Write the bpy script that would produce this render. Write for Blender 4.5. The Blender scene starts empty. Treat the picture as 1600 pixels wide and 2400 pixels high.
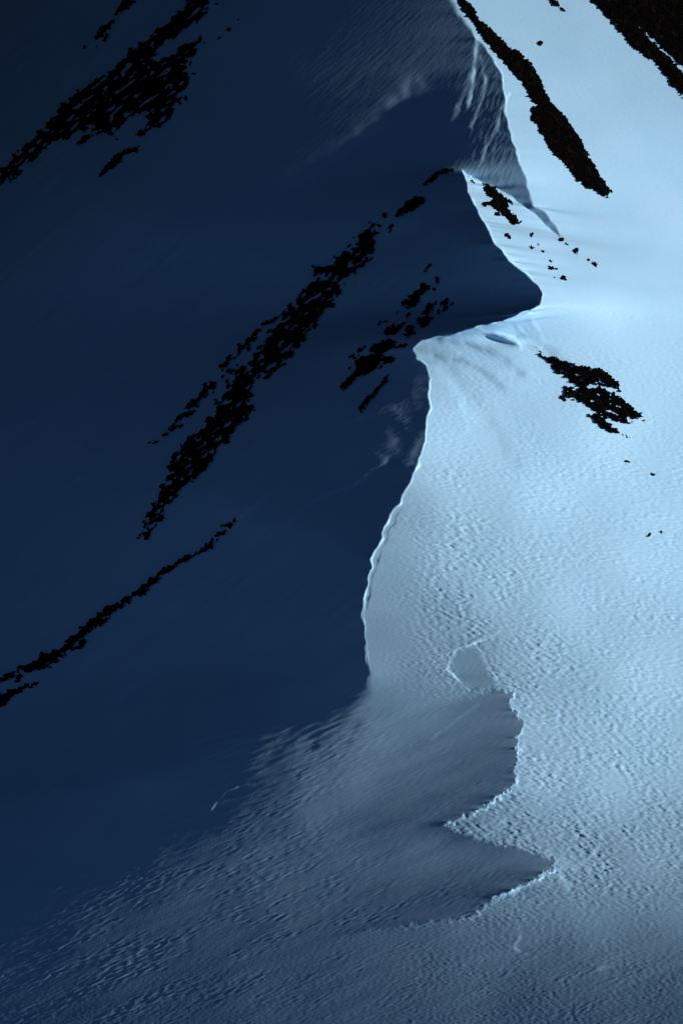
import bpy, math, random
import numpy as np
from mathutils import Matrix, Vector

# ------------------------------------------------------------------ camera, sky, sun, exposure
sc = bpy.context.scene
SCALE = 0.5            # metres per design unit (the frame is 1568 x 2352 units)
W, Hh = 1568.0, 2352.0
D0 = 4000.0            # telephoto distance
PITCH = math.radians(35)
SUN_EL = math.radians(15.0)
SUN_AZ = math.radians(15.0)      # from camera-right towards the camera

cam_d = bpy.data.cameras.new('camera')
cam = bpy.data.objects.new('camera', cam_d)
sc.collection.objects.link(cam)
cam.rotation_euler = (math.pi / 2 - PITCH, 0, 0)
Rm = np.array(cam.rotation_euler.to_matrix())
CAM = Rm @ np.array([0, 0, D0])
cam.location = CAM
cam_d.sensor_fit = 'VERTICAL'
cam_d.sensor_height = 24
cam_d.lens = 24 * D0 / (Hh * SCALE)
cam_d.clip_start = 10
cam_d.clip_end = 60000
sc.camera = cam

world = bpy.data.worlds.new('World')
sc.world = world
world.use_nodes = True
nt = world.node_tree
sky = nt.nodes.new('ShaderNodeTexSky')
sky.sky_type = 'NISHITA'
sky.sun_disc = False
sky.sun_elevation = SUN_EL
sky.sun_rotation = math.pi / 2 + SUN_AZ
sky.altitude = 2500
sky.air_density = 0.27
sky.dust_density = 0.0
sky.ozone_density = 2.2
bg = nt.nodes['Background']
bg.inputs['Strength'].default_value = 0.05
nt.links.new(sky.outputs['Color'], bg.inputs['Color'])

Lw = np.array([math.cos(SUN_EL) * math.cos(SUN_AZ), -math.cos(SUN_EL) * math.sin(SUN_AZ), math.sin(SUN_EL)])
sd = bpy.data.lights.new('sun', 'SUN')
sd.energy = 5.0
sd.angle = math.radians(0.8)
sd.color = (1.0, 0.945, 0.90)
sun = bpy.data.objects.new('sun', sd)
sc.collection.objects.link(sun)
sun.rotation_euler = Vector(Lw).to_track_quat('Z', 'Y').to_euler()
sun.location = (2000, 0, 2000)

sc.view_settings.view_transform = 'Standard'
sc.view_settings.look = 'None'
sc.view_settings.exposure = 0.15
sc.view_settings.gamma = 1.0
sc.cycles.max_bounces = 4
sc.cycles.diffuse_bounces = 3

# ------------------------------------------------------------------ materials
def mat_snow():
    m = bpy.data.materials.new('wind_packed_snow')
    m.use_nodes = True
    t = m.node_tree
    b = t.nodes['Principled BSDF']
    b.inputs['Roughness'].default_value = 0.55
    b.inputs['Specular IOR Level'].default_value = 0.25
    co = t.nodes.new('ShaderNodeTexCoord')
    n1 = t.nodes.new('ShaderNodeTexNoise'); n1.inputs['Scale'].default_value = 0.02; n1.inputs['Detail'].default_value = 5
    r = t.nodes.new('ShaderNodeValToRGB')
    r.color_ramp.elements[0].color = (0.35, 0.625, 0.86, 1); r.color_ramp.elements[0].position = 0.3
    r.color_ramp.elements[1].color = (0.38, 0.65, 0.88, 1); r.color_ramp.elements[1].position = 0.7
    t.links.new(co.outputs['Object'], n1.inputs['Vector'])
    t.links.new(n1.outputs['Fac'], r.inputs['Fac'])
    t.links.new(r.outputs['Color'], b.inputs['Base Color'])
    n2 = t.nodes.new('ShaderNodeTexNoise'); n2.inputs['Scale'].default_value = 0.35; n2.inputs['Detail'].default_value = 6
    n2.inputs['Roughness'].default_value = 0.6
    bp = t.nodes.new('ShaderNodeBump'); bp.inputs['Strength'].default_value = 1.0; bp.inputs['Distance'].default_value = 0.06
    t.links.new(co.outputs['Object'], n2.inputs['Vector'])
    t.links.new(n2.outputs['Fac'], bp.inputs['Height'])
    t.links.new(bp.outputs['Normal'], b.inputs['Normal'])
    return m

def mat_rock():
    m = bpy.data.materials.new('dark_rock')
    m.use_nodes = True
    t = m.node_tree
    b = t.nodes['Principled BSDF']
    b.inputs['Roughness'].default_value = 0.95
    b.inputs['Specular IOR Level'].default_value = 0.05
    co = t.nodes.new('ShaderNodeTexCoord')
    n1 = t.nodes.new('ShaderNodeTexNoise'); n1.inputs['Scale'].default_value = 0.12; n1.inputs['Detail'].default_value = 6
    r = t.nodes.new('ShaderNodeValToRGB')
    r.color_ramp.elements[0].color = (0.0008, 0.0007, 0.0007, 1); r.color_ramp.elements[0].position = 0.52
    r.color_ramp.elements[1].color = (0.011, 0.0065, 0.004, 1); r.color_ramp.elements[1].position = 0.75
    t.links.new(co.outputs['Object'], n1.inputs['Vector'])
    t.links.new(n1.outputs['Fac'], r.inputs['Fac'])
    t.links.new(r.outputs['Color'], b.inputs['Base Color'])
    return m
SNOW, ROCK = mat_snow(), mat_rock()

# ------------------------------------------------------------------ terrain grid
STEP = 1.5
MX, MY = 276.0, 276.0
us = np.arange(-MX, W + MX + 1, STEP, dtype=np.float64)
vs = np.arange(-MY, Hh + MY + 1, STEP, dtype=np.float64)      # v grows downwards as in the photo
U, V = np.meshgrid(us, vs)
NY, NX = U.shape
rng = np.random.default_rng(7)
fx = np.fft.fftfreq(NX, STEP)[None, :]
fy = np.fft.fftfreq(NY, STEP)[:, None]

def noise(lam, aniso=1.0, ang=0.0, width=0.45, lowpass=False):
    """unit-variance filtered noise; lam = across-crest wavelength, aniso = how much longer along the
    direction ang (degrees, counter-clockwise in the picture)"""
    a = math.radians(ang)
    ex, ey = math.cos(a), -math.sin(a)
    fa = (fx * ex + fy * ey) * aniso
    fb = (-fx * ey + fy * ex)
    f = np.sqrt(fa * fa + fb * fb) + 1e-9
    if lowpass:
        g = np.exp(-(f * lam) ** 2)
    else:
        g = np.exp(-(np.log(f * lam) ** 2) / (2 * width ** 2))
    n = np.fft.ifft2(np.fft.fft2(rng.standard_normal((NY, NX))) * g).real
    n -= n.mean()
    return n / n.std()

def sstep(e0, e1, x):
    t = np.clip((x - e0) / (e1 - e0), 0, 1)
    return t * t * (3 - 2 * t)

def inside(poly, X, Y):
    r = np.zeros(X.shape, bool)
    n = len(poly)
    for i in range(n):
        x0, y0 = poly[i][:2]; x1, y1 = poly[(i + 1) % n][:2]
        if y0 == y1: continue
        c = ((y0 > Y) != (y1 > Y)) & (X < (x1 - x0) * (Y - y0) / (y1 - y0) + x0)
        r ^= c
    return r

def line_dist(pts, X, Y, attrs=()):
    """distance to a polyline and its attributes interpolated at the nearest point"""
    best = np.full(X.shape, 1e9); out = [np.zeros(X.shape) for _ in attrs]
    for i in range(len(pts) - 1):
        x0, y0 = pts[i][:2]; x1, y1 = pts[i + 1][:2]
        dx, dy = x1 - x0, y1 - y0
        t = np.clip(((X - x0) * dx + (Y - y0) * dy) / (dx * dx + dy * dy + 1e-9), 0, 1)
        d = np.hypot(X - x0 - t * dx, Y - y0 - t * dy)
        m = d < best
        best = np.where(m, d, best)
        for k, a in enumerate(attrs):
            out[k] = np.where(m, pts[i][a] * (1 - t) + pts[i + 1][a] * t, out[k])
    return (best, *out)

def poly_f(p, X, Y):
    d, = line_dist(p + p[:1], X, Y)
    return np.where(inside(p, X, Y), d, -d)

def field(cps, X, Y, pw=3.0, cell=6):
    """smooth scattered interpolation of control points (x, y, value), computed coarse"""
    Xs, Ys = X[::cell, ::cell], Y[::cell, ::cell]
    num = np.zeros(Xs.shape); den = np.zeros(Xs.shape)
    for x, y, v in cps:
        w = 1.0 / (((Xs - x) ** 2 + (Ys - y) ** 2 + 45.0 ** 2) ** (pw / 2))
        num += w * v; den += w
    f = num / den
    iy = np.clip(np.arange(NY) / cell, 0, f.shape[0] - 1.001); ix = np.clip(np.arange(NX) / cell, 0, f.shape[1] - 1.001)
    y0 = iy.astype(int); x0 = ix.astype(int); ty = (iy - y0)[:, None]; tx = (ix - x0)[None, :]
    return ((f[y0][:, x0] * (1 - tx) + f[y0][:, x0 + 1] * tx) * (1 - ty) + (f[y0 + 1][:, x0] * (1 - tx) + f[y0 + 1][:, x0 + 1] * tx) * ty)

# ---- crest lines of the mountain: (x, y, softness, rim)
MAIN = [(985, -300, 14, 0), (1005, -60, 14, 0), (1040, 10, 12, 0), (1066, 50, 8, .05), (1092, 85, 4, .1), (1128, 130, 3, .15), (1150, 172, 2, .2),
        (1157, 230, 2, .2), (1168, 300, 2, .15), (1186, 350, 2, .15), (1204, 405, 3, .1), (1217, 452, 5, .1), (1224, 474, 4, .1),
        (1245, 486, 3, .1), (1270, 512, 3, .1), (1286, 545, 5, 0),
        (1262, 528, 2, .05), (1225, 490, 2, .1), (1175, 452, 2, .12), (1120, 425, 1.5, .12), (1060, 393, 1.5, .15),
        (1073, 428, 1.5, .3), (1086, 470, 1.5, .3), (1110, 510, 1.5, .28), (1135, 557, 1.5, .25), (1170, 598, 1.5, .22), (1208, 632, 1.5, .22),
        (1236, 657, 1.5, .25), (1246, 678, 1.5, .3), (1238, 701, 1.5, .28), (1205, 717, 2, .28), (1140, 740, 2, .25), (1092, 750, 1.5, .3),
        (1060, 764, 1.5, .3), (1010, 772, 2, .2), (968, 780, 3, .2), (948, 800, 4, .15), (956, 826, 4, .1), (979, 838, 1.5, .3),
        (985, 870, 1.5, .35), (984, 920, 1.5, .35), (979, 955, 1.5, .4), (975, 1010, 1.5, .4), (960, 1065, 1.5, .4), (940, 1110, 1.5, .35),
        (915, 1155, 1.5, .4), (895, 1185, 1.5, .45), (875, 1230, 1.5, .5), (855, 1280, 1.5, .5), (842, 1330, 1.5, .45), (835, 1380, 1.5, .4),
        (834, 1440, 2, .25), (841, 1500, 3, .15), (850, 1550, 7, .03), (838, 1585, 26, 0), (780, 1655, 70, 0), (600, 1760, 115, 0),
        (400, 1880, 130, 0), (200, 2010, 130, 0), (0, 2120, 130, 0), (-320, 2300, 130, 0)]
SECOND = [(835, 1560, 60, 0), (940, 1600, 50, 0), (1040, 1600, 26, 0), (1100, 1592, 10, 0), (1140, 1584, 3, .08), (1186, 1591, 1.5, .3), (1172, 1604, 1.5, .45), (1168, 1622, 1.5, .45),
          (1185, 1638, 1.5, .3), (1200, 1660, 1.5, .35), (1196, 1685, 1.5, .4), (1184, 1694, 1.5, .4), (1190, 1722, 1.5, .35), (1178, 1760, 1.5, .4), (1186, 1790, 1.5, .4),
          (1168, 1815, 1.5, .5), (1135, 1836, 1.5, .5), (1105, 1856, 1.5, .5), (1060, 1880, 1.5, .3), (1015, 1895, 2, .15), (1045, 1912, 6, 0), (1110, 1930, 8, 0), (1190, 1950, 6, 0),
          (1240, 1962, 3, 0), (1276, 1972, 1.5, .25), (1270, 1996, 1.5, .45), (1232, 2018, 1.5, .4), (1182, 2044, 1.5, .4), (1142, 2060, 1.5, .35), (1112, 2078, 1.5, .35),
          (1092, 2104, 2.5, .2), (1000, 2118, 5, .1), (850, 2140, 8, .05), (700, 2162, 20, 0), (480, 2200, 40, 0), (200, 2250, 50, 0), (-320, 2330, 60, 0)]

wx = noise(26) * 1.3 + noise(9) * .7; wy = noise(26) * 1.3 + noise(9) * .7
rough = sstep(1380, 1600, V) * 1.5 + .45 * sstep(500, 640, V) + .25
UX, VX = U + wx * rough, V + wy * rough
w2x = noise(55) * 1.6 + noise(18) * .3; w2y = noise(55) * 1.6 + noise(18) * .3
softw = 1 + 0 * V; str1 = noise(16, 6, 24); aw = sstep(1560, 1720, V) * 26
US, VS = U + wx * .55 + w2x * .6, V + wy * .55 + w2y * .6
UM, VM = U + w2x + aw * str1 * .35, V + w2y + aw * str1
polyM = MAIN + [(-320, 3200), (3000, 3200), (3000, -700), (985, -700)]
dM, sM, rM = line_dist(MAIN, UM, VM, (2, 3))
dM = np.where(inside(polyM, UM, VM), dM, -dM)
polyS = SECOND + [(-320, 1200), (835, 1200)]
dS, sS, rS = line_dist(SECOND, UX, VX, (2, 3))
dS = np.where(inside(polyS, UX, VX), -dS, dS)

# ---- how squarely each part of the mountain faces the low sun (cosine); the relief is integrated from it
BRIGHT = [(1300, 60, .44), (1200, 30, .46), (1500, 150, .44), (1450, 400, .56), (1400, 700, .62), (1280, 250, .50), (1230, 420, .58), (1250, 600, .60),
          (1110, 470, .56), (1170, 560, .58), (1540, 600, .62), (1400, 1000, .64), (1500, 1250, .60), (1100, 950, .60), (1200, 850, .56), (1080, 800, .36), (1000, 790, .28), (1150, 812, .40), (1230, 790, .5), (1060, 850, .48), (1250, 1150, .62),
          (1030, 1000, .60), (1060, 1150, .54), (1050, 1270, .42), (950, 1220, .34), (900, 1350, .25), (880, 1250, .28), (1000, 1440, .24), (1150, 1350, .45),
          (1300, 1400, .55), (1500, 1550, .52), (1250, 1500, .38), (870, 1480, .19), (950, 1540, .16), (1090, 1530, .14), (1180, 1530, .30), (1400, 1800, .45),
          (1260, 1800, .40), (1530, 1750, .42), (1240, 1650, .36), (1140, 1890, .24), (1070, 1900, .18), (1250, 1910, .28), (1500, 1930, .30), (1400, 2000, .22), (1540, 2050, .22),
          (1350, 2100, .22), (1220, 2080, .17), (1480, 2180, .14), (1300, 2200, .10), (1130, 2150, .13), (950, 2180, .09), (1500, 2300, .09), (1200, 2310, .06),
          (900, 2290, .06), (700, 2250, .04), (450, 2300, .022), (150, 2330, .01), (700, 2190, .07), (0, 2340, .008), (1560, 2345, .09), (1700, 2345, .1), (1300, 2345, .07), (1800, 300, .4), (1800, 1300, .6)]
MID = [(880, 1590, .15), (960, 1640, .17), (1100, 1620, .11), (1150, 1700, .085), (1080, 1750, .09), (980, 1720, .125), (880, 1700, .17), (760, 1740, .095), (820, 1800, .19),
       (720, 1860, .18), (640, 1800, .06), (620, 1900, .085), (500, 1900, .05), (1000, 1840, .10), (880, 1890, .11), (980, 1910, .13), (920, 1900, .14), (1090, 1970, .06), (1180, 1995, .035), (1000, 2060, .035), (900, 2090, .035), (1100, 2040, .035),
       (900, 1970, .07), (800, 2050, .06), (700, 1990, .07), (480, 2020, .045), (300, 2000, .025), (300, 2100, .03), (100, 2120, .01), (60, 2230, .012), (560, 2130, .04), (820, 2120, .035)]
SHADE = [(60, 60, -.2), (300, 60, -.15), (500, 150, -.04), (100, 300, -.25), (50, 800, -.25), (300, 700, -.22), (600, 300, -.004), (450, 400, -.05), (700, 100, -.004), (820, 180, .0), (880, 100, .004),
         (930, 60, .012), (985, 60, .022), (1020, 60, .035), (1020, 110, .018), (950, 150, .006), (850, 300, .006), (760, 370, .004), (640, 450, .002), (1050, 150, .0), (1050, 220, -.03), (1000, 260, -.035), (900, 390, -.04), (970, 350, -.05),
         (1110, 130, .02), (1120, 220, .018), (1130, 320, .018), (1150, 400, .035), (1080, 360, -.015), (1190, 440, .08), (1260, 510, .06), (1085, 200, .012), (1040, 340, -.04), (980, 420, -.07), (850, 480, -.06), (700, 560, -.04),
         (1000, 600, -.18), (1130, 650, -.18), (800, 700, -.17), (600, 700, -.2), (500, 900, -.2), (900, 830, -.12), (965, 870, .005), (965, 920, .018), (950, 980, .02), (945, 1040, .014), (910, 940, .01), (905, 1010, .006), (920, 1090, .006),
         (860, 970, .010), (800, 1100, .002), (820, 940, .004), (850, 1180, -.01), (860, 1080, .008), (740, 1160, -.01),
         (700, 1240, -.08), (600, 1300, -.16), (780, 1300, -.15), (700, 1500, -.15), (400, 1500, -.2), (200, 1300, -.22), (60, 1200, -.25), (60, 1700, -.22), (300, 1700, -.18), (60, 1900, -.06), (500, 1690, -.08), (750, 1600, -.04), (800, 1540, -.10),
         (640, 1690, -.02), (430, 1800, -.015), (250, 1900, -.01), (100, 2000, -.01)]
Fb, Fm, Fs = field(BRIGHT, U, V), field(MID, U, V), field(SHADE, U, V, 3.5)
kS = sstep(-1, 1, dS / sS); kM = sstep(-1, 1, dM / sM)
Fm = Fm * .72; Fb = Fb * (1 - .22 * sstep(1900, 2200, V) - .40 * sstep(2060, 2330, V))
S = Fm * (1 - kS) + Fb * kS
rvar = np.clip(.85 + .35 * noise(60), .25, 1.4)
S = S + 1.25 * rvar * rS * np.exp(-((dS - 2.0) / 1.8) ** 2) * (dS > -3)
S = Fs * (1 - kM) + S * kM
S = S + 1.1 * rvar * rM * np.exp(-((dM - 2.0) / 1.8) ** 2) * (dM > -3)

def stroke(pts, amp, wid, off=0.0, warp=True):
    """a low snow lip or groove along a line"""
    d, = line_dist(pts, US, VS)
    return amp * rvar * np.exp(-(d / wid) ** 2)
# hollow below the middle crest
hol = [(1085, 1480), (1108, 1500), (1120, 1530), (1142, 1558), (1150, 1584), (1100, 1590), (1070, 1580), (1045, 1560), (1028, 1538), (1032, 1515), (1050, 1492)]
dh, = line_dist(hol + hol[:1], US, VS); dh = np.where(inside(hol, US, VS), dh, -dh)
kh = sstep(-2, 3, dh); kh = sstep(-2, 16, dh); S = S * (1 - kh) + .15 * kh
S += stroke([(1145, 1455), (1112, 1470), (1085, 1478), (1050, 1490), (1032, 1513), (1028, 1540), (1050, 1560), (1078, 1586)], .42, 1.6)
S += stroke([(1085, 1478), (1110, 1502), (1120, 1530), (1144, 1560)], .25, 1.6)
# second lip line running just inside the middle crest
S += stroke([(925, 1165), (908, 1190), (885, 1240), (868, 1285), (850, 1345), (843, 1400)], -.2, 1.8)
# shaded lens and wind scoops at the saddle
lens = [(1106, 767), (1130, 768), (1155, 774), (1180, 784), (1194, 795), (1178, 795), (1155, 790), (1128, 780)]
dl = poly_f(lens, U, V); S += -.8 * sstep(-3, 8, dl) * (S > .1)
S += stroke([(1010, 785), (1070, 790), (1120, 805), (1165, 830), (1200, 860)], -.16, 9)
S += stroke([(1000, 820), (1060, 828), (1110, 850), (1160, 900)], -.15, 7)
S += stroke([(985, 800), (1030, 800), (1090, 812)], .1, 5)
S += stroke([(1180, 745), (1200, 770), (1230, 800)], -.15, 6); S += stroke([(1205, 740), (1235, 780), (1290, 830), (1370, 890)], -.1, 14)
S += stroke([(1190, 750), (1215, 785), (1240, 800)], .15, 4); S += stroke([(1225, 735), (1250, 785)], .12, 5)
S += stroke([(1095, 752), (1130, 765), (1180, 775), (1200, 800)], .2, 3)
S += stroke([(1000, 840), (1050, 900), (1080, 980)], .07, 12); S += stroke([(1040, 850), (1110, 930), (1150, 1010), (1190, 1070)], -.06, 16)
# streaks of drifted snow on the shaded face
for pts, a, w in [([(1095, 90), (1088, 140), (1085, 190), (1075, 240)], .26, 4), ([(1100, 130), (1115, 180), (1105, 230), (1080, 290)], .16, 3.5), ([(1085, 160), (1050, 250), (1030, 310)], .1, 6),
                  ([(1170, 215), (1150, 255), (1140, 300)], .14, 3), ([(1150, 260), (1120, 330), (1100, 380)], .1, 3),
                  ([(950, 195), (860, 290), (760, 370), (640, 440)], .06, 24), ([(560, 1180), (610, 1140), (660, 1100)], .07, 5), ([(800, 975), (850, 955), (905, 935)], .03, 14),
                  ([(840, 1095), (870, 1072), (895, 1050)], .08, 6), ([(700, 1170), (740, 1140), (830, 1110)], .1, 5), ([(960, 900), (925, 960), (890, 1040)], .035, 24), ([(970, 1000), (940, 1070)], .07, 10),
                  ([(485, 1860), (510, 1830), (545, 1805)], .2, 2.2), ([(985, 1700), (1040, 1660), (1100, 1615)], .05, 3),
                  ([(1215, 2310), (1370, 2225), (1420, 2218)], .0, 3), ([(1190, 2120), (1195, 2150), (1178, 2175), (1200, 2190)], .12, 3), ([(1370, 2225), (1405, 2220)], .10, 2.5),
                  ([(1100, 1930), (1140, 1900), (1160, 1880)], .13, 3), ([(1275, 2000), (1310, 2040)], .15, 5), ([(1140, 1885), (1080, 1912)], .12, 3)]:
    if a: S += stroke(pts, a, w)

# cosine to sun -> cross slope, by table, for a slope rising away at QB
QB = 0.55
Lc = Rm.T @ Lw
XM, YM = (U - W / 2) * SCALE, (Hh / 2 - V) * SCALE
def solve_P(S, q, p, k):
    """slope across the picture that turns the surface to cosine S, given the slope q along it (exact for the lens)"""
    Lx = Lc[0] + Lc[2] * XM / D0
    K = q * (Lc[1] + Lc[2] * YM / D0) + Lc[2] * k
    nz = k + (YM * q - XM * p) / D0
    Sc = np.clip(S, -.85, .86)
    A = Lx ** 2 - Sc ** 2
    return (K * Lx - Sc * np.sqrt(np.maximum((nz * nz + q * q) * A + K * K, 0))) / A

def integrate(P, Q, a=1.0, b=0.03):
    r = P.copy(); r[:, -1] = 0; r[:, 1:] -= P[:, :-1]
    t = Q.copy(); t[-1] = 0; t[1:] -= Q[:-1]
    r = (a * r + b * t) * STEP
    ny, nx = P.shape
    m = np.concatenate([r, r[:, ::-1]], 1); m = np.concatenate([m, m[::-1]], 0)
    F = np.fft.rfft2(m)
    kx = 2 * np.cos(2 * np.pi * np.arange(F.shape[1]) / (2 * nx)) - 2
    ky = 2 * np.cos(2 * np.pi * np.fft.fftfreq(2 * ny)) - 2
    den = a * kx[None, :] + b * ky[:, None]; den[0, 0] = 1
    F /= den; F[0, 0] = 0
    return np.fft.irfft2(F, s=m.shape)[:ny, :nx]
one = np.ones_like(U)
p = one * .3; q = one * QB; k = one.copy(); Q = one * 0
for it in range(9):
    Pn = solve_P(S, q, p, k)
    if it:
        # deep in the shade the slope is free as long as it stays turned away from the sun
        free = (1 - kM) * sstep(-.05, -.12, S)
        act = np.clip(p, solve_P(-.15 * one, q, p, k), solve_P(-.5 * one, q, p, k))
        Pn = Pn * (1 - free) + act * free
        Q = np.clip(q - QB, -4, 4) * free * np.exp(np.minimum(dM, 0) / 120) * sstep(520, 600, V) * sstep(860, 800, V)
    HT = integrate(Pn, Q)
    p = np.gradient(HT, STEP, axis=1); q = np.clip(QB + np.gradient(HT, STEP, axis=0), -1.5, 3.5)
    Hz = HT + QB * V
    k = (D0 - (Hz - Hz[NY // 2, NX // 2]) * SCALE) / D0
HT += QB * V                                   # nearer lower down

# ---- wind-carved surface: sastrugi, crusts and streaks as real relief
lit = kM
rgt = lit * kS
am = np.clip(.75 + .35 * noise(150, 1.5, -20), .15, 1.5); am2 = np.clip(.6 + .4 * noise(60, 1.5, -20), .1, 1.5)
def crust(n, t=.2):  # steep-edged scales
    return np.tanh(np.maximum(n - t, 0) * 1.3)
strong = rgt * np.exp(-(((U - 1050) / 110) ** 2 + ((V - 1330) / 140) ** 2)) * 1.0 + rgt * sstep(1380, 1550, V) * sstep(960, 1100, U) * (1 - sstep(1950, 2350, V)) * .85 \
    + rgt * .5 * sstep(950, 1200, V) * sstep(960, 1050, U) * (1 - sstep(1380, 1550, V))
strong = strong * (1 - .75 * sstep(1960, 2120, V)) * (1 - .6 * sstep(1870, 1930, V) * sstep(1250, 1100, U))
strong = np.clip(strong, 0, 1.2) * (1 - kh) * (1 - .8 * np.exp(-(((U - 1030) / 55) ** 2 + ((V - 1540) / 60) ** 2)))
smoothL = 1 - .85 * np.exp(-(((U - 900) / 70) ** 2 + ((V - 1430) / 150) ** 2))
n1 = noise(15, 2.4, -16, .32); n2 = noise(7.5, 3.4, -10, .3); n3 = noise(26, 2.2, -35); n4 = noise(5.5, 3.0, 6, .3); n5 = .6 * noise(11, 6, -42, .35) + .6 * noise(16, 5, -30, .4)
def scarp(n, t, k=3.0):      # flat plates with thin broken edges
    return np.tanh(k * (n - t))
gate = np.clip(.5 + .7 * noise(34, 1.6, -20), 0, 1.4)
HT += strong * smoothL * (am * (.12 * scarp(n1, .5) * gate + .13 * n1) + am2 * (.13 * scarp(n2, .3) * gate + .2 * n2) + .26 * scarp(n3, 1.1, 3) * am + .07 * n5)
HT += rgt * (.19 * n2 + .12 * n4 + .06 * n1 + .05 * n5) * (.3 + .7 * am) * (.12 + .88 * sstep(600, 1150, V)) * sstep(850, 1050, U) * (1 - .7 * sstep(1980, 2150, V)) * (1 - kh)
HT += rgt * .028 * n4
HT += rgt * .16 * noise(13, 5, -8, .3) * np.exp(-(((U - 1380) / 200) ** 2 + ((V - 1150) / 160) ** 2))   # fine ripples in bands
low = lit * (1 - kS) + .8 * rgt * sstep(2080, 2200, V)
leftw = sstep(950, 600, U); botw = sstep(1950, 2100, V)
s1 = noise(12, 7, 25, .32); s2 = noise(7.5, 4.5, 22, .3); s3 = noise(60, 5, 20)
band = np.clip(.4 + .45 * noise(90, 5, 23) + .3 * noise(30, 3, 23), .03, 1.5) * (.12 + .7 * np.maximum(leftw, botw * .6))
HT += low * band * (.09 * scarp(s1, .9) + .07 * s1 + .09 * scarp(s2, .9) + .06 * s2)
HT += low * .10 * s3 + low * .02 * s2
# drift marks: thin curved lips on the lower slope
g1 = noise(11, 9, 42, .3); g2 = noise(7, 6, 50, .3)
gm = (1 - lit) * sstep(560, 250, V) * sstep(350, 850, U)
tri = (1 - lit) * np.exp(-(((U - 1120) / 75) ** 2 + ((V - 300) / 190) ** 2))
HT += gm * (.02 * g1 + .012 * g2) + tri * (.10 * scarp(noise(11, 3.5, 58, .3), .6) + .12 * scarp(noise(20, 5, 65), 1.0, 4))
glow = (1 - lit) * np.exp(-(((U - 920) / 70) ** 2 + ((V - 980) / 90) ** 2))
HT += glow * (.06 * noise(11, 5, 28) + .03 * noise(7, 3, 28))
HT += (1 - lit) * .5 * noise(110, 3, 40) * sstep(-.02, -.12, S)
dk = (1 - lit) * (.1 + .9 * sstep(-.02, -.12, S))
HT += dk * (.06 * noise(12, 4, 35) + .3 * noise(38, 4, 42)) * np.clip(.5 + .5 * noise(140, 2, 40), .05, 1.5)

def H_at(u, v, A=None):
    A = HT if A is None else A
    x = np.clip((np.asarray(u) + MX) / STEP, 0, NX - 1.001); y = np.clip((np.asarray(v) + MY) / STEP, 0, NY - 1.001)
    x0 = x.astype(int); y0 = y.astype(int); tx = x - x0; ty = y - y0
    return (A[y0, x0] * (1 - tx) + A[y0, x0 + 1] * tx) * (1 - ty) + (A[y0 + 1, x0] * (1 - tx) + A[y0 + 1, x0 + 1] * tx) * ty
H_OFF = H_at(784.0, 1176.0)

def to_world(u, v, h):
    """design coordinates (across, down, towards the viewer) to metres on the mountain"""
    x = (np.asarray(u) - W / 2) * SCALE; y = (Hh / 2 - np.asarray(v)) * SCALE
    k = (D0 - (np.asarray(h) - H_OFF) * SCALE) / D0
    P = np.stack([x * k, y * k, -D0 * k], -1)
    return P @ Rm.T + CAM

def grid_mesh(name, P, mask=None, mat=None, smooth=True):
    ny, nx = P.shape[:2]
    idx = np.arange(ny * nx).reshape(ny, nx)
    q = np.stack([idx[:-1, :-1], idx[1:, :-1], idx[1:, 1:], idx[:-1, 1:]], -1).reshape(-1, 4)
    if mask is not None: q = q[mask.reshape(-1)]
    used, inv = np.unique(q, return_inverse=True)
    co = P.reshape(-1, 3)[used]; q = inv.reshape(-1, 4)
    me = bpy.data.meshes.new(name)
    me.vertices.add(len(co)); me.vertices.foreach_set('co', co.astype(np.float32).ravel())
    me.loops.add(len(q) * 4); me.loops.foreach_set('vertex_index', q.astype(np.int32).ravel())
    me.polygons.add(len(q)); me.polygons.foreach_set('loop_start', np.arange(0, len(q) * 4, 4, dtype=np.int32))
    me.polygons.foreach_set('use_smooth', np.full(len(q), smooth))
    me.update(calc_edges=True)
    if mat: me.materials.append(mat)
    return me

# outer rings carry the mountain (left of the frame a wall is added to block sky light) on beyond the frame
def widen(a, grow):
    lo = a[0] - grow[::-1]; hi = a[-1] + grow
    return np.concatenate([lo, a, hi])
grow = np.array([60., 160., 320., 600., 1000., 1600., 2400.])
ue, ve = widen(us, grow), widen(vs, grow)
G = len(grow)
He = np.pad(HT, G, mode='edge')
UE, VE = np.meshgrid(ue, ve)
He = He + QB * (VE - np.clip(VE, vs[0], vs[-1])) - .45 * np.maximum(UE - us[-1], 0) - .3 * np.maximum(us[0] - UE, 0)
He = He + (900 * sstep(1900, 300, VE) + 3800 * sstep(900, -100, VE)) * sstep(-280, -1050, UE)  # added wall, out of view, raised to cut sky light at upper left
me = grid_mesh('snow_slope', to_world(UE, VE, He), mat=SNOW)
me.materials.append(ROCK)                       # dark rock for the unseen walls added at left to shade the upper left
uc = (UE[:-1, :-1] + UE[1:, 1:]) / 2; vc = (VE[:-1, :-1] + VE[1:, 1:]) / 2
me.polygons.foreach_set('material_index', ((uc < -300) & (vc < 1900)).astype(np.int32).ravel())
terrain = bpy.data.objects.new('snow_slope', me)
sc.collection.objects.link(terrain)
terrain['kind'] = 'structure'

# ------------------------------------------------------------------ rocks

def lnoise(shape, step, lam, aniso, ang, r, width=.5):
    ny, nx = shape
    gx = np.fft.fftfreq(nx, step)[None, :]; gy = np.fft.fftfreq(ny, step)[:, None]
    a = math.radians(ang); ex, ey = math.cos(a), -math.sin(a)
    f = np.hypot((gx * ex + gy * ey) * aniso, -gx * ey + gy * ex) + 1e-9
    g = np.exp(-(np.log(f * lam) ** 2) / (2 * width ** 2))
    n = np.fft.ifft2(np.fft.fft2(r.standard_normal(shape)) * g).real
    return (n - n.mean()) / (n.std() + 1e-9)

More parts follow.
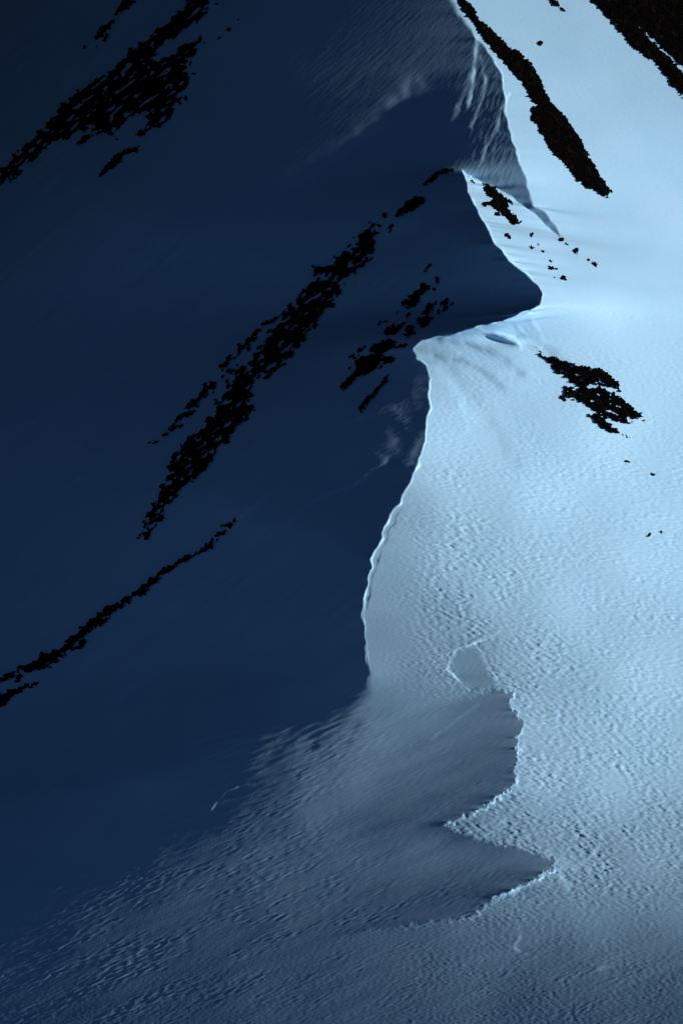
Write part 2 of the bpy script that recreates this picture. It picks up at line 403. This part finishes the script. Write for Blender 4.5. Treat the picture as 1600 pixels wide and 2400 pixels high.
def vein_f(p, X, Y):
    d, w = line_dist(p, X, Y, (2,))
    return w - d
def dot_f(p, X, Y):      # x, y, half-length, half-width, angle
    x, y, a, b, g = p
    c, s_ = math.cos(math.radians(g)), -math.sin(math.radians(g))
    u = ((X - x) * c + (Y - y) * s_) / a; v = (-(X - x) * s_ + (Y - y) * c) / b
    return (1 - np.sqrt(u * u + v * v)) * b

def components(mask):
    ny, nx = mask.shape
    lab = np.zeros(mask.shape, int); n = 0; sizes = [0]
    pts = set(map(tuple, np.argwhere(mask)))
    while pts:
        n += 1; st_ = [pts.pop()]; c = 0
        while st_:
            y, x = st_.pop(); lab[y, x] = n; c += 1
            for q_ in ((y + 1, x), (y - 1, x), (y, x + 1), (y, x - 1)):
                if q_ in pts:
                    pts.remove(q_); st_.append(q_)
        sizes.append(c)
    return lab, sizes

RS = 1.5
n_rocks = 0
def rock_band(seed, shapes, ang, labels, small_label, group, edge=4.0, lam=14, hole=None, tall=5.0, cut=(), minc=7):
    """shapes: ('p', polygon) ('v', vein) ('d', dot); labels: of the largest pieces, in order of size"""
    global n_rocks
    r = np.random.default_rng(seed)
    xs, ys = [], []
    for k, p in shapes:
        q = [p] if k == 'd' else p
        xs += [a[0] for a in q]; ys += [a[1] for a in q]
    x0, x1, y0, y1 = min(xs) - 40, max(xs) + 40, min(ys) - 40, max(ys) + 40
    x0, x1, y0, y1 = max(x0, -150), min(x1, W + 150), max(y0, -120), min(y1, Hh + 100)
    X, Y = np.meshgrid(np.arange(x0, x1, RS), np.arange(y0, y1, RS))
    wob = 1.3
    Xw = X + wob * lnoise(X.shape, RS, 12, 1, 0, r); Yw = Y + wob * lnoise(X.shape, RS, 12, 1, 0, r)
    Xw = Xw + .4 * edge * lnoise(X.shape, RS, 32, 1, 0, r); Yw = Yw + .4 * edge * lnoise(X.shape, RS, 32, 1, 0, r)
    f = np.full(X.shape, -1e9)
    for k, p in shapes:
        f = np.maximum(f, {'p': poly_f, 'v': vein_f, 'd': dot_f}[k](p, Xw, Yw))
    e1 = .8 * lnoise(X.shape, RS, lam, 1.8, ang, r) + .6 * lnoise(X.shape, RS, lam * 2.6, 1.5, ang, r); e2 = lnoise(X.shape, RS, 6, 1.3, 90, r)
    soft = np.clip((f + 12) / 14, .15, 1)
    f = f + edge * soft * (.65 * e1 + .4 * np.abs(e2) - .3)
    if hole:
        hs, hc, ha = hole
        h1 = lnoise(X.shape, RS, hs, ha, ang, r, .6) + .5 * lnoise(X.shape, RS, hs * .45, ha * .7, ang, r)
        f = np.minimum(f, (h1 + hc) * 4.5)
    for c in cut:
        f = np.minimum(f, -vein_f(c, Xw, Yw))
    jag = np.abs(lnoise(X.shape, RS, 9, 1.5, ang, r)) + .6 * np.abs(lnoise(X.shape, RS, 5, 1, 0, r))
    hh = np.where(f > 0, np.minimum(f * 1.1, tall) + jag * np.minimum(f * .4, 1.5), f * 1.3)
    hh = np.maximum(hh, -6)
    lab, sizes = components(f > 0)
    P = to_world(X + .35 * r.standard_normal(X.shape), Y + .35 * r.standard_normal(X.shape), H_at(X, Y) + hh + .05)
    order = sorted(range(1, len(sizes)), key=lambda i: -sizes[i])
    k = 0; rest = []
    for i in order:
        if sizes[i] < minc: break
        m = lab == i
        inx = (X[m] > 0).any() and (X[m] < W).any()
        if not ((X[m] > 0) & (X[m] < W) & (Y[m] > 0) & (Y[m] < Hh)).any(): continue
        d = m.copy()
        d[1:] |= m[:-1]; d[:-1] |= m[1:]; d2 = d.copy(); d2[:, 1:] |= d[:, :-1]; d2[:, :-1] |= d[:, 1:]
        d2 &= (m | (lab == 0))
        cell = d2[:-1, :-1] & d2[1:, :-1] & d2[1:, 1:] & d2[:-1, 1:]
        cell &= (m[:-1, :-1] | m[1:, :-1] | m[1:, 1:] | m[:-1, 1:])
        if cell.sum() < 2: continue
        big = k < len(labels)
        kind = 'rock_outcrop' if sizes[i] > 160 else 'rock'
        me = grid_mesh(kind, P, cell, ROCK, smooth=False)
        o = bpy.data.objects.new(kind, me)
        # origin at the foot of the rock
        n = len(me.vertices); co = np.empty(n * 3, np.float32); me.vertices.foreach_get('co', co); co = co.reshape(-1, 3)
        c = co.mean(0); c[2] = co[:, 2].min(); co -= c; me.vertices.foreach_set('co', co.ravel()); me.update(); o.location = c.tolist()
        sc.collection.objects.link(o)
        o['label'] = labels[k] if big else small_label
        if not big: rest.append((Y[m].mean(), o))
        o['category'] = 'rock outcrop' if kind == 'rock_outcrop' else 'rock'
        o['group'] = group
        k += 1; n_rocks += 1
    rest.sort(key=lambda e: e[0])
    words = 'first second third fourth fifth sixth seventh eighth ninth tenth eleventh twelfth'.split()
    for j, (_, o) in enumerate(rest):
        if len(rest) == 1: break
        nth = words[j] + ' from the top' if j < 12 else (words[len(rest) - 1 - j] + ' from the bottom' if len(rest) - 1 - j < 12 else '%dth from the top' % (j + 1))
        o['label'] = small_label + ', ' + nth
    print('band', group, k)

# A: big band, upper left
A = [(490, -60), (480, 0), (462, -20), (430, 3), (400, 35), (360, 70), (325, 100), (295, 120), (270, 150), (240, 175), (195, 198), (165, 220), (140, 240), (130, 265), (100, 295), (70, 322), (40, 350), (15, 380), (-60, 440),
     (-40, 450), (0, 428), (20, 415), (45, 395), (75, 370), (100, 345), (120, 325), (145, 325), (165, 312), (200, 296), (210, 290), (222, 300), (245, 308), (270, 300), (285, 285), (300, 262), (318, 262), (330, 250),
     (340, 270), (325, 300), (370, 296), (385, 270), (405, 245), (425, 225), (430, 195), (442, 170), (430, 150), (445, 130), (450, 110), (462, 85), (445, 92), (420, 105), (390, 125), (372, 140), (352, 138), (360, 112), (390, 90), (405, 82), (430, 62), (455, 50), (472, 32), (482, 12)]
rock_band(11, [('p', A), ('v', [(183, 328, 5), (205, 318, 7), (220, 300, 6)]), ('v', [(316, 306, 3), (345, 290, 11), (385, 262, 10), (402, 246, 3)]), ('v', [(415, 195, 4), (436, 172, 5)])], 38,
          ['huge ragged black rock band running diagonally across the upper left shaded slope',
           'second largest black rock patch in the diagonal band at upper left'],
          'small dark rock beside the huge upper left band', 'rocks of the upper left band', edge=6, lam=17, hole=(26, 1.15, 3.6))
rock_band(12, [('p', [(225, 408), (235, 390), (258, 368), (262, 355), (278, 350), (300, 340), (325, 334), (315, 348), (290, 356), (275, 375), (250, 392), (232, 405)])], 40,
          ['short black rock sliver alone on shaded snow just below the upper left rock band', 'smaller piece of the short rock sliver below the upper left rock band'],
          'tiny dark rock by the sliver below the upper left band', 'rock slivers below the upper left band', edge=2.5)
rock_band(13, [('v', [(268, 34, 4), (282, 15, 10), (300, -5, 14), (320, -40, 16)]), ('v', [(220, 88, 3), (236, 70, 8), (258, 50, 4)]), ('d', (244, 88, 9, 4, 60)), ('d', (197, 108, 4, 2.5, 20)), ('d', (223, 105, 4, 2.5, 60))], 50,
          ['dark rock spur cut by the top edge above the upper left band', 'small dark rock patch in the top left corner slope above the long band'],
          'tiny dark rock in the top left corner slope', 'rocks above the upper left band', edge=2.5)
rock_band(14, [('d', (525, 68, 6, 4, 20)), ('d', (504, 87, 6, 3, 20)), ('d', (548, 45, 4, 3, 20)), ('d', (497, 10, 4, 3, 20)), ('d', (470, 98, 3, 2.5, 0)), ('d', (427, 225, 4, 3.5, 0)), ('d', (268, 320, 4, 2.5, 0))], 30,
          ['largest of the lone specks of rock right of the upper left band'], 'rock speck on shaded snow right of the upper left band', 'rock specks right of the upper left band', edge=.6, minc=3)
# B: the long middle band on the peak's left flank
rock_band(21, [('v', [(970, 427, 2), (982, 416, 4), (992, 410, 5), (1002, 400, 5), (1018, 393, 4), (1042, 391, 2.5)])], 30,
          ['thin dark rock line on the crest just left of the sharp snow peak', 'second piece of the thin rock line left of the sharp snow peak'],
          'small dark rock on the crest left of the sharp snow peak', 'rocks on the crest beside the peak', edge=1.6)
rock_band(22, [('v', [(908, 497, 3), (925, 484, 8), (945, 470, 13), (958, 462, 12), (971, 460, 6)]), ('v', [(950, 460, 4), (957, 447, 2)]), ('d', (883, 493, 6, 5, 40)), ('d', (898, 519, 6, 4, 40)), ('d', (893, 530, 6, 3.5, 40))], 35,
          ['black rock clump high on the shaded flank, down left of the sharp snow peak'], 'small dark rock near the clump below the peak', 'rocks below the peak on its shaded side', edge=2)
B = [(872, 518), (852, 514), (843, 528), (828, 542), (824, 534), (815, 560), (798, 574), (780, 590), (755, 598), (748, 610), (722, 610), (724, 640), (714, 650), (703, 665), (690, 670), (680, 695), (655, 710), (640, 735), (622, 755), (600, 790),
     (580, 826), (556, 852), (528, 868), (520, 895), (503, 920), (488, 950), (470, 975), (450, 990), (428, 1010), (412, 1030), (400, 1050), (386, 1080), (378, 1105), (362, 1140), (345, 1175), (330, 1200), (316, 1244),
     (340, 1231), (356, 1214), (372, 1188), (376, 1170), (392, 1155), (405, 1138), (412, 1120), (430, 1110), (445, 1110), (456, 1094), (472, 1084), (486, 1060), (495, 1040), (512, 1020), (532, 1000), (552, 974), (562, 955), (580, 940), (574, 925),
     (580, 895), (590, 865), (618, 862), (642, 848), (668, 822), (682, 798), (702, 773), (718, 758), (732, 738), (747, 710), (764, 708), (767, 690), (786, 655), (802, 633), (818, 616), (838, 608), (848, 588), (856, 574), (862, 545)]
rock_band(23, [('p', B), ('v', [(500, 848, 2), (530, 826, 4), (552, 803, 8), (575, 782, 9), (590, 765, 8), (612, 742, 4), (650, 728, 3)]),
               ('v', [(600, 826, 3), (560, 845, 7), (520, 858, 4), (505, 868, 3)]), ('v', [(505, 866, 2), (488, 878, 9), (470, 900, 9), (452, 925, 6), (432, 940, 10), (418, 958, 7), (408, 975, 11), (395, 988, 4), (385, 993, 1), (375, 1004, 5), (357, 1018, 2)]),
               ('d', (614, 862, 6, 4, 40))], 42,
          ['longest black rock band, lower stretch running diagonally down the middle of the shaded slope', 'second largest rock mass of the long diagonal band in the middle of the shaded slope',
           'third largest rock patch of the long diagonal band in the middle of the shaded slope', 'fourth largest rock patch of the long middle diagonal band',
           'fifth largest rock patch of the long middle diagonal band'],
          'small dark rock in the long middle diagonal band', 'rocks of the long middle band', edge=8, lam=17, hole=(24, 1.2, 2.4))
# C: scattered cluster right of the middle band
C = [(984, 613, 8, 4, 60), (976, 622, 5, 3, 20), (1004, 643, 8, 6, 60), (971, 653, 9, 5, 20), (997, 665, 5, 4, 0), (959, 675, 30, 9, 32), (947, 698, 22, 8, 40), (930, 695, 8, 5, 60), (1019, 695, 12, 6, 40), (981, 712, 26, 7, 48), (1026, 708, 12, 3.5, 35), (1008, 718, 5, 3, 35),
     (976, 738, 18, 10, 50), (960, 735, 12, 4, 50), (901, 758, 19, 11, 22), (941, 765, 12, 8, 10), (871, 740, 6, 4, 50), (886, 741, 4, 3, 0), (911, 723, 5, 3, 40), (924, 743, 7, 3.5, 30), (866, 762, 4, 3, 0), (942, 750, 9, 5, 10), (938, 722, 8, 3, 60),
     (879, 796, 30, 13, 15), (919, 794, 16, 5, 5), (866, 812, 18, 8, 40), (891, 826, 18, 8, 10), (844, 838, 36, 18, 40), (826, 830, 18, 10, 60), (810, 818, 7, 6, 0), (829, 803, 10, 4, 35), (875, 843, 5, 3, 40), (800, 876, 24, 9, 40), (815, 862, 14, 5, 20), (804, 847, 4, 3, 0)]
rock_band(31, [('d', c) for c in C], 38,
          ['largest black rock patch in the scattered cluster between the long band and the bright saddle', 'second largest rock patch in the scattered cluster left of the bright saddle',
           'third largest rock patch in the scattered cluster left of the bright saddle'],
          'small dark rock in the cluster left of the bright saddle', 'scattered rocks left of the saddle', edge=2.6, lam=10)
rock_band(32, [('v', [(826, 948, 2), (835, 930, 6), (852, 910, 5), (868, 893, 4), (876, 885, 2.5), (884, 872, 4), (892, 862, 2.5)])], 50,
          ['thin blade of dark rock standing alone on shaded snow left of the bright crest', 'second piece of the thin rock blade left of the bright crest'],
          'tiny dark rock by the thin blade of rock left of the bright crest', 'thin rock blade left of the crest', edge=1.8)
# D: thin line, lower left
rock_band(41, [('v', [(539, 1194, 2), (522, 1208, 6), (506, 1225, 6), (498, 1238, 1.5), (480, 1253, 10), (470, 1262, 3), (455, 1270, 1.8), (430, 1282, 5), (415, 1288, 7), (400, 1300, 2.2), (385, 1308, 7), (365, 1320, 7), (350, 1337, 9), (330, 1350, 5), (300, 1370, 5), (285, 1382, 5),
                      (260, 1395, 9), (240, 1410, 8), (215, 1430, 10), (195, 1447, 9), (170, 1470, 10), (150, 1490, 8), (120, 1505, 10), (95, 1522, 15), (75, 1533, 8), (50, 1535, 5), (25, 1550, 6), (0, 1563, 7), (-60, 1600, 8)]),
               ('v', [(345, 1345, 6), (320, 1372, 3)]), ('v', [(295, 1382, 4), (278, 1395, 2)]), ('v', [(252, 1415, 4), (225, 1434, 5), (203, 1452, 3)]), ('v', [(192, 1475, 6), (168, 1490, 6)]), ('v', [(148, 1505, 3), (120, 1520, 5), (100, 1535, 4)]), ('d', (42, 1560, 10, 6, 40))], 35,
          ['long thin ragged rock line across the lower left shaded slope', 'second longest piece of the thin rock line at lower left', 'third longest piece of the thin rock line at lower left'],
          'small dark rock along the thin lower left line', 'rocks of the thin lower left line', edge=4, lam=10)
rock_band(42, [('v', [(84, 1571, 3), (60, 1578, 5), (30, 1590, 8), (0, 1608, 14), (-50, 1640, 16)])], 25,
          ['black rock wedge at the left edge just under the thin rock line', 'small piece of the rock wedge at the left edge under the thin line'], 'tiny dark rock by the wedge at the left edge', 'rock wedge at the left edge', edge=3)
# E: upper right
E1 = [(1020, -60), (1042, -5), (1062, 22), (1085, 50), (1102, 74), (1118, 98), (1140, 125), (1160, 145), (1180, 170), (1205, 195), (1213, 215), (1216, 230), (1235, 243), (1215, 248), (1222, 268), (1236, 295), (1250, 318), (1265, 345), (1290, 370), (1315, 400), (1345, 430), (1370, 440), (1378, 450),
      (1395, 453), (1404, 440), (1395, 430), (1380, 405), (1360, 370), (1340, 330), (1320, 300), (1300, 270), (1270, 240), (1255, 215), (1240, 180), (1225, 155), (1205, 130), (1185, 115), (1165, 105), (1140, 78), (1110, 50), (1098, 38), (1085, 15), (1068, 0), (1040, -60)]
rock_band(51, [('p', E1)], -55, ['long solid black rock spine pointing down the sunlit slope at upper right'], 'tiny dark rock beside the solid black spine at upper right', 'rock spine at upper right', edge=2.2, lam=14, tall=3)
E2 = [(1335, -10), (1362, 3), (1375, 20), (1385, 38), (1402, 48), (1420, 65), (1435, 88), (1460, 115), (1490, 130), (1510, 150), (1525, 175), (1545, 195), (1568, 220), (1740, 380), (1760, 200), (1760, -200), (1250, -200)]
rock_band(52, [('p', E2)], -45, ['largest black rock mass filling the top right corner', 'black rock strip below the thin snow streak in the top right corner'],
          'small dark rock edging the black top right corner', 'rocks of the top right corner', edge=3.5, lam=13, tall=3, cut=[[(1470, 62, 1.2), (1490, 82, 2.5), (1530, 122, 3.5), (1570, 160, 4), (1700, 290, 5)], [(1360, 5, .5), (1378, 25, 2.5), (1392, 42, 3), (1405, 50, .5)]])
rock_band(53, [('v', [(1255, -12, 3), (1270, 2, 6), (1280, 12, 5), (1292, 23, 2)])], -45, ['small dark rock tongue at the top edge between the black spine and the corner rocks'], 'tiny dark rock at the top edge right of the black spine', 'rocks at the top edge', edge=2)
rock_band(54, [('d', (1240, 98, 6, 5, -40))], -45, ['lone dark rock on the sunlit slope right of the upper half of the black spine'], 'tiny rock on the upper right sunlit slope', 'lone rock on the upper right slope', edge=.8)
# F: peak face
F = [(1104, 422), (1118, 424), (1136, 431), (1150, 444), (1166, 455), (1176, 468), (1162, 466), (1170, 480), (1182, 492), (1198, 513), (1186, 514), (1172, 514), (1166, 500), (1152, 490), (1138, 478), (1122, 470), (1126, 456), (1118, 438)]
rock_band(61, [('p', F), ('d', (1118, 467, 11, 4.5, 0)), ], -45, ['brown black rock patch on the small sunlit face of the sharp snow peak', 'small rock joined to the left of the patch on the peak\'s sunlit face'],
          'tiny dark rock touching the patch on the peak\'s sunlit face', 'rocks on the peak\'s sunlit face', edge=3, lam=9)
rock_band(62, [('d', d) for d in [(1087, 418, 6, 3.5, -30), (1143, 491, 7, 4, -20), (1165, 541, 9, 5, -35), (1220, 539, 5, 5, 60), (1220, 568, 6, 3, -20), (1237, 561, 4, 2.2, 0), (1245, 577, 4, 2.5, 0), (1289, 550, 6, 4, -10), (1300, 560, 4, 3, 0), (1322, 576, 8, 5, 70),
                                (1262, 600, 4, 3, 0), (1266, 616, 11, 3.5, -8), (1294, 639, 8, 4, -30), (1365, 606, 7, 5, -30), (1350, 597, 4, 2.5, 0), (1272, 638, 3, 2, 0)]], -25,
          ['largest of the loose rocks dotted down the sunlit slope below the peak'], 'small loose rock on the sunlit slope below the peak', 'loose rocks on the sunlit slope below the peak', edge=1, minc=4)
# G: right side patches
Gp = [(1236, 811), (1262, 822), (1295, 825), (1330, 840), (1375, 847), (1402, 862), (1426, 884), (1424, 895), (1400, 888), (1372, 884), (1356, 878), (1350, 888), (1380, 892), (1402, 900), (1420, 906), (1432, 922), (1455, 935), (1476, 956), (1460, 962), (1440, 958), (1450, 970), (1430, 971), (1405, 965), (1380, 955),
      (1350, 935), (1330, 920), (1310, 915), (1296, 905), (1296, 890), (1312, 888), (1332, 896), (1322, 880), (1300, 868), (1278, 854), (1258, 836)]
rock_band(71, [('p', Gp)], -20, ['large rust flecked black rock patch in the sunlit slope at right, middle height', 'smaller rock strip touching the large patch on the right sunlit slope'],
          'small dark rock edging the large right patch', 'rocks of the right slope patch', edge=4, lam=10, hole=(14, 1.5, 3), tall=3)
rock_band(72, [('p', [(1350, 952), (1368, 951), (1385, 955), (1392, 968), (1404, 974), (1415, 985), (1419, 998), (1400, 993), (1385, 984), (1370, 972)])], -30,
          ['small black rock tongue just under the large patch on the right slope'], 'tiny rock by the tongue under the large right patch', 'rock tongue under the right patch', edge=2.2)
rock_band(73, [('d', d) for d in [(1291, 915, 9, 4, -40), (1433, 1001, 6, 2, -20), (1444, 1005, 4, 2.2, 0), (1478, 967, 5, 2, -20), (1441, 1060, 5, 3.5, -20), (1498, 1090, 5, 3, -20), (1492, 1227, 4, 3, 0), (1518, 1222, 3, 2, 0), (1520, 1060, 2, 1.5, 0)]], -25,
          ['largest loose rock beside the left edge of the large patch on the right slope'], 'rock speck on sunlit snow near the large right patch', 'loose rocks around the right patch', edge=.7, minc=3)
print('rocks', n_rocks)
